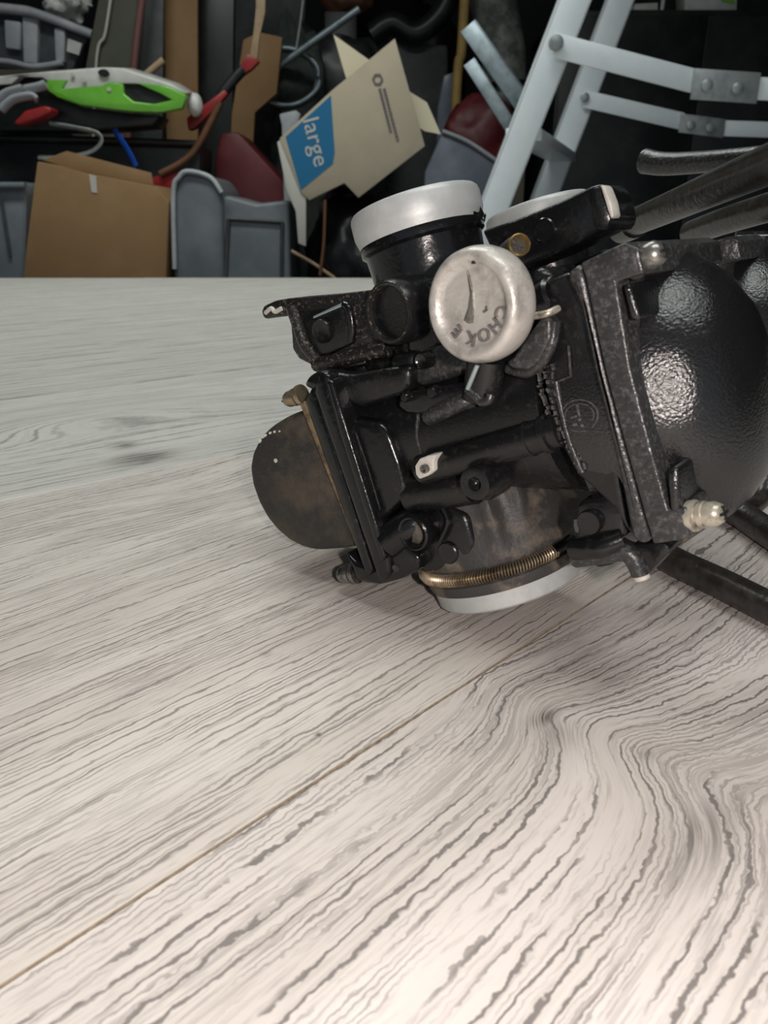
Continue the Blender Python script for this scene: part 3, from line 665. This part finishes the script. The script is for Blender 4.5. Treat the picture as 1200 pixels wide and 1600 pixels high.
# grey totes
yt = ydown(1.98)
t = empty('storage_tote', at(360, 400, 2.1)); t.location.z = BZ
sil('tote_body', [(272,yt),(270,300),(279,276),(293,267),(330,276),(348,302),(352,yt)], 1.96, .26, m_tote, t, .012, 3)
sil('tote_side', [(344,yt),(342,318),(352,304),(400,318),(452,312),(456,yt)], 1.975, .24, m_tote, t, .010, 3)
rod('tote_rim', [at(273,420,1.955), at(271,302,1.955), at(280,277,1.955), at(294,268,1.955), at(328,277,1.955), at(346,301,1.955)], .006, m_tote_l, t)
for a, b in (((357,342),(441,347)), ((357,342),(352,440)), ((441,347),(440,440))): rod('panel_bead', [at(*a,1.972), at(*b,1.972)], .005, m_tote_d, t)
tag(t, 'blue grey plastic storage tote standing beside the brown cardboard box', 'tote')
t = empty('storage_tote', at(10, 420, 2.0)); t.location.z = BZ
sil('tote_body', [(-60,ydown(1.98)),(-60,284),(37,284),(42,300),(38,ydown(1.98))], 1.98, .22, m_tote, t, .008)
rod('tote_rim', [at(-60,290,1.97), at(40,290,1.97)], .008, m_tote, t); rod('panel_bead', [at(2,310,1.975), at(16,400,1.975)], .004, m_tote_d, t)
tag(t, 'grey plastic tote half hidden left of the brown cardboard box', 'tote')
# black tub that carries the motorcycle panels
yb2 = ydown(2.22)
t = empty('parts_tub', at(150, 420, 2.4)); t.location.z = BZ
sil('tub_wall', [(-80,yb2),(-90,215),(314,225),(308,yb2)], 2.22, .15, m_bpl, t, .01)
rod('tub_rim', [at(-92,214,2.215), at(120,218,2.21), at(316,225,2.215)], .009, m_bpl, t)
tag(t, 'black plastic tub holding motorcycle panels behind the brown cardboard box', 'tub')
# green and white fairing
f_ = empty('motorcycle_fairing', at(150, 180, 2.2))
sil('fairing_shell', [(72,125),(105,125),(96,139),(130,136),(160,134),(170,129),(192,130),(193,146),(208,158),(240,162),(268,156),(250,146),(214,130),(260,134),(290,146),(291,152),(285,170),(250,176),(215,175),(175,171),(125,164),(90,152),(72,140)], 2.12, .02, m_green, f_, .004, 2)
sil('fairing_top', [(-60,122),(0,119),(82,111),(160,105),(190,106),(225,117),(267,131),(290,146),(260,135),(214,131),(170,130),(160,135),(130,137),(96,140),(105,126),(72,126),(66,121),(30,120),(18,132),(-60,136)], 2.125, .10, m_white, f_, .004, 2, dz=.015)
sil('fairing_lining', [(190,131),(216,131),(262,148),(269,156),(240,163),(205,159),(190,146)], 2.135, .01, m_bpl, f_, .001)
sil('fairing_lining', [(-40,134),(20,133),(30,121),(66,122),(75,140),(95,155),(130,167),(220,178),(250,179),(240,196),(150,204),(0,204),(-40,200)], 2.16, .10, m_bpl, f_, .006)
disc_c = at(162, 114, 2.12) - f_.location
bm = B(); lathe(bm, disc_c, (0,-1,.1), [(.013,-.004),(.013,.003),(0,.003)], 20, sy=.6); finish('bolt_hole', bm, m_dark, f_)
for x, y in ((131, 126), (113, 117), (170, 140)):
    bm = B(); lathe(bm, at(x, y, 2.118) - f_.location, (0,-1,0), [(.005,-.003),(.005,.001),(0,.002)], 12); finish('fairing_clip', bm, m_pwhite, f_)
tag(f_, 'green and white motorcycle fairing panel lying on the parts tub', 'fairing')
tag(rod('blue_trim_panel', [at(170,190,2.18), at(186,214,2.165), at(200,236,2.16), at(213,262,2.15)], .012, m_blue, flat=.4), 'glossy blue curved trim panel below the green fairing', 'trim panel')
tag(rod('fender_arch', [at(78,193,2.145), at(120,200,2.145), at(152,208,2.145), at(158,222,2.145), at(140,238,2.145), at(100,246,2.145), at(60,246,2.145)], .007, m_plate, flat=.5), 'thin grey curved fender edge above the brown cardboard box', 'fender')
tag(sil('chrome_trim', [(105,258),(140,245),(143,252),(128,265),(108,264)], 2.1, .02, m_plate, bev=.003), 'small shiny trim piece on top of the brown cardboard box', 'trim panel')
tag(sil('tail_light', [(20,192),(38,173),(68,165),(80,168),(80,176),(60,186),(28,196)], 2.09, .05, m_red, bev=.008, seg=3), 'red tail light lens under the white fairing end', 'tail light')
for k_, pts in enumerate((((2,172),(20,156),(48,150),(58,156)), ((-5,160),(10,146),(36,138)), ((40,140),(60,136),(72,132)))):
    tag(rod('grab_handle', [at(x, y, 2.10) for x, y in pts], .012, m_tote_l, flat=.5), ('pale grey curved handle above the red tail light', 'pale grey handle at the edge of the white fairing', 'short pale grey handle inside the fairing cut-out')[k_], 'handle')
# dark red case and red lever
yr = ydown(2.3)
tag(sil('tool_case', [(336,250),(345,208),(372,206),(448,290),(452,yr),(336,yr)], 2.3, .2, m_dred, bev=.006), 'dark red case behind the grey tote', 'case')
tag(sil('side_fairing', [(232,278),(280,268),(290,285),(275,300),(250,298)], 2.19, .02, m_red, bev=.004), 'small red side fairing between cardboard box and grey tote', 'fairing')
lv2 = empty('bumper_jack', at(300, 200, 2.28))
sil('red_arm', [(291,184),(350,140),(356,146),(330,176),(304,201),(294,204)], 2.25, .03, m_red, lv2, .004)
sil('red_hook', [(370,114),(378,96),(387,83),(405,95),(393,108),(378,118)], 2.27, .025, m_red, lv2, .003)
rod('link', [at(345,150,2.27), at(362,128,2.275), at(380,108,2.28)], .014, m_bpl, lv2)
rod('link', [at(345,160,2.2), at(300,240,2.19), at(250,272,2.18)], .009, m_brown, lv2)
tag(lv2, 'red lever with a black link leaning over the junk', 'lever')
tag(sil('strap', [(399,-40),(415,-40),(414,20),(405,60),(402,92),(390,92),(396,50),(400,10)], 2.32, .01, m_tan, bev=.001), 'tan webbing strap hanging above the red lever', 'strap')
tag(lump('plastic_cup', 305, 164, 2.21, 11, 15, .02, m_white, .1), 'small white plastic cup at the tip of the green fairing', 'cup')
# boards and poles at the back left
def stand(name, px, Y, d, m, label, cat):
    return tag(sil(name, px, Y, d, m, bev=.002), label, cat)
yq = ydown(2.42); yq5 = ydown(2.5); yq4 = ydown(2.52)
o = stand('leaning_board', [(165,-60),(220,-60),(176,yq),(60,yq)], 2.41, .02, m_board, 'olive grey board leaning behind the white fairing', 'board')
tag(rod('rope', [at(181,-60,2.4), at(165,50,2.4), at(149,120,2.4), at(140,yq,2.4)], .004, m_pwhite), 'thin white cord running down the olive board', 'cord')
stand('dark_panel', [(206,-60),(256,-60),(250,yq),(190,yq)], 2.445, .015, m_tote_d, 'dark grey panel standing between olive board and cardboard strip', 'board')
tag(rod('thin_pole', [at(232,-60,2.39), at(210,100,2.39), at(180,yq,2.39)], .010, mat('rose_pole', (.22,.10,.09), .5)), 'thin reddish pole leaning by the dark grey panel', 'pole')
tag(rod('wooden_stick', [at(215,128,2.28), at(255,94,2.3)], .009, m_tan), 'short tan wooden stick poking up behind the fairing', 'stick')
stand('cardboard_sheet', [(254,-60),(308,-60),(310,yq5),(266,yq5)], 2.5, .02, m_kraft, 'tall narrow brown cardboard sheet standing upright', 'cardboard')
stand('foam_board', [(309,-60),(366,-60),(360,yq5),(312,yq5)], 2.55, .03, m_bpl, 'tall black panel beside the upright cardboard sheet', 'board')
stand('folded_cardboard', [(380,62),(405,50),(441,58),(432,146),(398,176),(380,yq4),(350,yq4),(362,178)], 2.52, .03, m_kraft, 'folded brown cardboard piece behind the red lever', 'cardboard')
stand('grey_sheet', [(364,-60),(480,-60),(474,70),(440,62),(400,45),(366,120)], 2.99, .02, m_tote_d, 'dark grey plastic sheet hanging behind the tan strap', 'sheet')
tag(rod('grey_tube', [at(372,149,2.575), at(561,14,2.565)], .0105, m_steel), 'thin grey metal tube slanting above the large cardboard box', 'tube')
tag(sil('grey_hook', [(436,178),(462,172),(470,178),(466,192),(461,ydown(2.25)),(449,ydown(2.25)),(440,196)], 2.25, .03, m_tote_l, bev=.004), 'small pale grey hook on a post left of the printed box', 'hook')
# shelf with pale crate, upper left
zs = Zat(112, 2.52)
sh = empty('storage_shelf', Vector((-1.6, 2.75, FZ)))
def shp(name, lo, hi, m): 
    bm = B(); lo = Vector(lo)-sh.location; hi = Vector(hi)-sh.location; box(bm, (lo+hi)/2, hi-lo, bev=.003); finish(name, bm, m, sh)
shp('shelf_board', (-2.1, 2.48, zs-.03), (at(112,0,2.5).x, 3.1, zs), m_bench)
for x in (-2.08, at(100,0,2.5).x-.02):
    for y in (3.02, 3.06): shp('post', (x-.02, y, FZ), (x+.02, y+.03, 1.2), m_bench)
tag(sh, 'dark wooden shelf unit under the pale grey crate', 'shelf')
ct = empty('plastic_crate', at(60, 108, 2.6)); ct.location.z = zs
yc = ydown(2.52, zs)
sil('crate_body', [(-60,12),(56,24),(140,54),(112,yc),(-60,yc)], 2.52, .3, m_tote_d, ct, .006)
for a, b, c, d in ((-40,16,-8,88), (6,30,32,78), (34,25,59,100), (84,42,101,98)): sil('crate_rib', [(a,b),(c,b+4),(c-1,d),(a+2,d-3)], 2.50, .03, m_tote_l, ct, .005)
rod('crate_rim', [at(-60,8,2.49), at(20,14,2.49), at(60,22,2.49), at(144,54,2.50)], .012, m_tote_l, ct)
rod('crate_rim', [at(-60,92,2.495), at(10,96,2.495), at(52,104,2.495), at(98,98,2.50)], .008, m_tote_l, ct)
sil('crate_label', [(106,60),(128,68),(123,86),(104,80)], 2.50, .006, m_white, ct, 0)
tag(ct, 'pale grey ribbed plastic crate with a white label on the shelf', 'crate')
tag(lump('plastic_bag', 104, 3, 2.62, 26, 24, .06, m_white, .5, 2.2, seed=4), 'crumpled white plastic bag on top of the pale crate', 'bag')
# printed cardboard box, tilted
lb = empty('printed_box', at(550, 300, 2.0))
YL = 1.92
sil('box_face', [(437,216),(520,140),(617,60),(664,228),(560,309),(538,286),(483,313),(470,300)], YL, .012, m_kraft_l, lb, .001, dz=.0)
sil('box_body', [(448,218),(522,152),(606,84),(650,222),(560,300),(540,284),(484,308)], YL+.013, .22, m_kraft, lb, .002, dz=.03, dx=-.02)
sil('box_flap', [(521,54),(580,96),(555,140),(540,120)], YL+.06, .004, m_cream, lb, 0)
sil('box_flap', [(640,143),(667,160),(689,210),(664,205),(640,190)], YL+.05, .004, m_cream, lb, 0)
sil('box_edge', [(433,222),(444,214),(478,302),(478,385),(466,380),(462,330),(448,298)], YL+.004, .008, m_pwhite, lb, .001)
pr = sil('blue_print', [(446,214),(517,149),(520,196),(523,238),(520,256),(470,297)], YL-.0008, .0006, m_pblue, lb, 0)
def on_box(x, y, dxp, dyp, body, px, m, par):
    p = at(x, y, YL-.0014) - lb.location; rt = (at(x+dxp, y+dyp, YL) - at(x, y, YL)).normalized(); nn = Vector((0,-1,0)); rt = (rt - nn*rt.dot(nn)).normalized(); up = nn.cross(rt)
    bm = B(); text_bm(bm, body, px*YL/F, Matrix.Translation(p) @ Matrix((rt, up, nn)).transposed().to_4x4(), .0002)
    return finish('lettering', bm, m, par, 0)
on_box(493, 222, 18, 72, 'large', 33, m_pwhite, lb)
bm = B(); lathe(bm, at(590, 124, YL-.0012) - lb.location, (0,-1,0), [(.008,0),(.0125,0),(.0125,.0006),(.008,.0006),(.008,0)], 6); finish('recycling_mark', bm, m_pgrey, lb, 0)
bm = B()
for row, (xa, ya, xb, yb) in enumerate(((593,138,611,208), (600,138,622,222))):
    for i in range(14):
        t0 = i/14; t1 = t0 + .05
        a = at(xa+(xb-xa)*t0, ya+(yb-ya)*t0, YL-.001) - lb.location; b = at(xa+(xb-xa)*t1, ya+(yb-ya)*t1, YL-.001) - lb.location
        sd = Vector((.003, 0, .001)); prism(bm, [a-sd, a+sd, b+sd, b-sd], Vector((0,-.0005,0)))
finish('small_print', bm, m_pgrey, lb, 0)
tag(lb, 'tilted cardboard box with a blue print reading large', 'box')
tag(lump('garbage_bag', 562, 404, 2.12, 78, 98, .16, m_bag, .25, 2.0, seed=2, down=BZ), 'black garbage bag heaped under the printed cardboard box', 'bag')
for k_, pts in enumerate((((508,312),(506,380),(500,430)), ((455,392),(490,412),(530,440)))):
    tag(rod('twig', [at(x, y, 1.93 + .03*k_) for x, y in pts], .004, m_tan if k_ else m_brown), ('thin upright brown twig in front of the garbage bag', 'thin slanting tan twig in front of the garbage bag')[k_], 'twig')
# dark glossy bodywork and pipes behind the printed box
tag(lump('tarpaulin', 630, 420, 3.4, 105, 380, .22, m_bag, .25, 1.6, seed=9, down=FZ), 'tall heap under a glossy black tarpaulin behind the printed box', 'tarpaulin')
tag(lump('saddle_bag', 520, 215, 2.88, 90, 125, .07, m_bpl, .3, 1.5, seed=12, down=BZ), 'black saddle bag behind the printed cardboard box', 'bag')
tag(lump('leather_bag', 540, -6, 3.1, 38, 24, .06, m_brown, .2, 1.5, seed=3, down=Zat(16, 3.02)+.001), 'brown leather bag on a tall black box', 'bag')
ms = empty('muffler', at(780, 200, 2.5)); 
rod('muffler_body', [at(752,-60,2.9), at(772,10,2.9), at(786,80,2.9), at(788,130,2.9)], .072, m_mott, ms, 20)
rod('muffler_pipe', [at(788,130,2.9), at(780,250,2.9), at(770,ydown(2.9,FZ),2.9)], .03, m_mott, ms, 14)
tag(ms, 'mottled grey muffler standing behind the steel brackets', 'muffler')
tag(rod('broom_handle', [at(729,-60,2.79), at(721,80,2.785), at(712,170,2.78), at(690,ydown(2.77,FZ),2.77)], .0155, m_yel), 'yellow wooden broom handle leaning beside the printed box', 'handle')
tag(sil('plastic_board', [(694,118),(710,112),(706,168),(700,ydown(2.86,FZ)),(670,ydown(2.86,FZ)),(684,168)], 2.86, .08, m_clear, bev=.004), 'narrow grey blue board behind the broom handle', 'board')
def angle(name, x0, y0, x1, y1, Y0, Y1, wpx, label):
    a, b = at(x0, y0, Y0), at(x1, y1, Y1); bm = B(); d = (b-a).normalized(); s_ = d.cross(Vector((0,1,0))).normalized()*(wpx*Y0/F/2)
    prism(bm, [a-s_, a+s_, b+s_, b-s_], Vector((0,.005,0)), .001); prism(bm, [a+s_, a+s_*.75, b+s_*.75, b+s_], Vector((0,.045,0)), .001)
    return tag(finish(name, bm, m_steel), label, 'bracket')
angle('steel_bracket', 731, 40, 822, 168, 2.1, 2.05, 25, 'longer grey steel angle bracket leaning on the ladder rail')
angle('steel_bracket', 733, 96, 806, 210, 2.08, 2.03, 18, 'shorter grey steel angle bracket beside the dark red bag')
tag(lump('red_bag', 748, 232, 2.62, 56, 66, .08, m_dred, .2, 1.6, seed=6, down=Zat(270,2.62)), 'dark red fabric bag behind the cloudy plastic bin', 'bag')
bm = B(); a_ = at(748,270,2.62); box(bm, (a_.x, 2.62, (FZ+a_.z)/2), (.26,.18,a_.z-FZ), bev=.003)
wc = finish('wooden_crate', bm, m_bench); tag(wc, 'dark wooden crate standing under the dark red bag', 'crate')
yk = ydown(2.36, FZ)
bn = empty('plastic_bin', at(720, 400, 2.4)); bn.location.z = FZ
sil('bin_wall', [(692,206),(730,222),(776,252),(790,yk),(650,yk),(664,270)], 2.36, .12, m_clear, bn, .006)
rod('bin_rim', [at(691,205,2.355), at(730,221,2.355), at(777,252,2.355)], .006, m_tote_l, bn)
tag(bn, 'cloudy grey blue plastic bin beside the ladder', 'bin')
# black cabinet behind the ladder
xa, xb = at(878, 0, 2.75).x, at(1330, 0, 2.75).x; zt = Zat(14, 2.75)
cbn = empty('storage_cabinet', ((xa+xb)/2, 3.0, FZ))
bm = B(); box(bm, (0, 0, (zt-FZ)/2), (xb-xa, .5, zt-FZ), bev=.01); finish('cabinet_body', bm, m_bpl, cbn)
for q in (-1, 1):
    bm = B(); box(bm, (q*(xb-xa)/4, -.258, (zt-FZ)/2), ((xb-xa)/2-.012, .018, zt-FZ-.04), bev=.004); dr = finish('door', bm, m_bpl, cbn)
    bm = B(); box(bm, (q*.03, -.275, .5), (.012, .02, .12), bev=.003); finish('handle', bm, m_tote_d, dr)
tag(cbn, 'black storage cabinet behind the aluminium ladder', 'cabinet')
yz = ydown(2.8, zt); ca = empty('carton', at(1110, yz, 2.84))
sil('carton_body', [(1070,-50),(1152,-50),(1151,yz),(1070,yz)], 2.8, .08, m_white, ca, bev=.002); tag(ca, 'white carton with a green patch on top of the black cabinet', 'carton')
sil('green_patch', [(1122,-50),(1150,-50),(1148,6),(1128,2)], 2.796, .003, m_green, ca, bev=0)
tag(sil('white_tray', [(992,6),(1028,4),(1028,yz),(990,yz)], 2.8, .1, m_white, bev=.002), 'flat white tray on top of the black cabinet', 'tray')
tag(rod('white_rod', [at(1034,yz-2,2.8), at(1042,-50,2.8)], .006, m_white), 'thin white rod standing on the black cabinet', 'rod')
# aluminium step ladder: two rails towards us and away, spreaders to the right
lad = empty('step_ladder', (at(700,0,1.62).x+.2, 1.9, FZ))
tag(lad, 'aluminium step ladder with flat spreader bars behind the carburetor', 'ladder')
def rail(x0, y0, x1, y1, Y, wpx, name='rail'):
    a, b = at(x0, y0, Y), at(x1, y1, Y); d = (b-a)/(b.z-a.z)
    p = a + d*(FZ+.0-a.z); q = a + d*(1.05-a.z); s_ = Vector((1,0,0))*(wpx*Y/F/2)
    bm = B(); o_ = lad.location
    prism(bm, [p-s_-o_, p+s_-o_, q+s_-o_, q-s_-o_], Vector((0,.006,0)), .0015)
    for e in (-1, 1): prism(bm, [p+s_*e-o_, p+s_*e*.88-o_, q+s_*e*.88-o_, q+s_*e-o_], Vector((0,.03,0)), .001)
    finish(name, bm, m_lad, lad); return lambda z: a + d*(z-a.z)
YF = 2.22
r1 = rail(782, 300, 899, 0, 1.62, 44); r2 = rail(855, 300, 970, 0, YF, 37)
r3 = rail(1460, 300, 1380, 0, 1.62, 34); r4 = rail(1290, 300, 1235, 0, YF, 30)
o_ = lad.location
for z in (.27, -.03, -.33):
    a, b = r1(z), r2(z); bm = B()
    prism(bm, [a-o_+Vector((-.035,.02,0)), a-o_+Vector((.035,.02,0)), b-o_+Vector((.035,0,0)), b-o_+Vector((-.035,0,0))], Vector((0,0,-.022)), .002); finish('step', bm, m_lad, lad)
def bar(pts, Y, wpx, m, name='spreader', dy=0):
    P3 = [at(x, y, Y) for x, y in pts]; bm = B(); h = Vector((0,0,1))*(wpx*Y/F/2)
    for a, b in zip(P3, P3[1:]): prism(bm, [a-h-o_, b-h-o_, b+h-o_, a+h-o_], Vector((0,.004,0)), .0008)
    return finish(name, bm, m, lad)
bar([(866,70),(1090,128)], 1.612, 30, m_lad); bar([(1160,137),(1420,150)], 1.612, 28, m_lad); bar([(1082,131),(1186,138)], 1.607, 38, m_plate, 'hinge_plate')
bar([(912,154),(1068,190)], YF-.01, 22, m_lad); bar([(1120,200),(1300,206)], YF-.01, 20, m_lad); bar([(1062,192),(1132,201)], YF-.015, 24, m_plate, 'hinge_plate')
for x, y, Y, rr in ((869,67,1.607,10), (914,152,YF-.014,6), (1105,133,1.602,8), (1153,138,1.602,8), (1080,196,YF-.02,6), (1110,200,YF-.02,6)):
    bm = B(); r_ = rr*Y/F; lathe(bm, at(x, y, Y)-o_, (0,-1,0), [(r_,-.004),(r_,.002),(r_*.6,.004),(0,.004)], 18); finish('rivet', bm, m_plate, lad)

# more dark odds and ends on the bench and against the back
bm = B(); c_ = at(445, 120, 2.60); pts = []
for i in range(121):
    a = 2*PI*i/40; pts.append(c_ + Vector((math.cos(a)*(.10+.004*math.sin(i*.7)), .012*i/40, math.sin(a)*.075)))
tube(bm, pts, .008, 8); tag(finish('hose_coil', bm, m_steel, None, 60), 'coil of dark grey hose hanging beside the grey tube', 'hose')
tag(lump('work_jacket', 470, 300, 2.725, 46, 215, .05, mat('olive_cloth', (.035,.045,.040), .9, col2=(.07,.08,.07), scale=12, bump=.5, bscale=15), .25, 2.2, seed=21, down=BZ), 'dark olive work jacket heaped behind the printed box', 'jacket')
tag(rod('exhaust_pipe', [at(580,56,3.02), at(612,36,3.02), at(650,52,3.02), at(690,20,3.02), at(715,-40,3.02)], .035, m_bpl, seg=16), 'curved glossy black exhaust pipe above the printed box', 'pipe')
tag(sil('metal_locker', [(560,60),(700,70),(704,ydown(3.05,FZ)),(566,ydown(3.05,FZ))], 3.05, .1, m_tote_d, bev=.01), 'dark grey metal locker behind the printed box', 'locker')
tag(rod('tie_strap', [at(478,-40,2.6), at(470,30,2.6), at(462,82,2.6)], .004, m_plate), 'thin pale strap hanging above the grey tube', 'strap')
tag(sil('tall_box', [(506,16),(558,16),(562,ydown(3.02,FZ)),(506,ydown(3.02,FZ))], 3.02, .16, m_bpl, bev=.006), 'tall narrow black box under the brown leather bag', 'box')
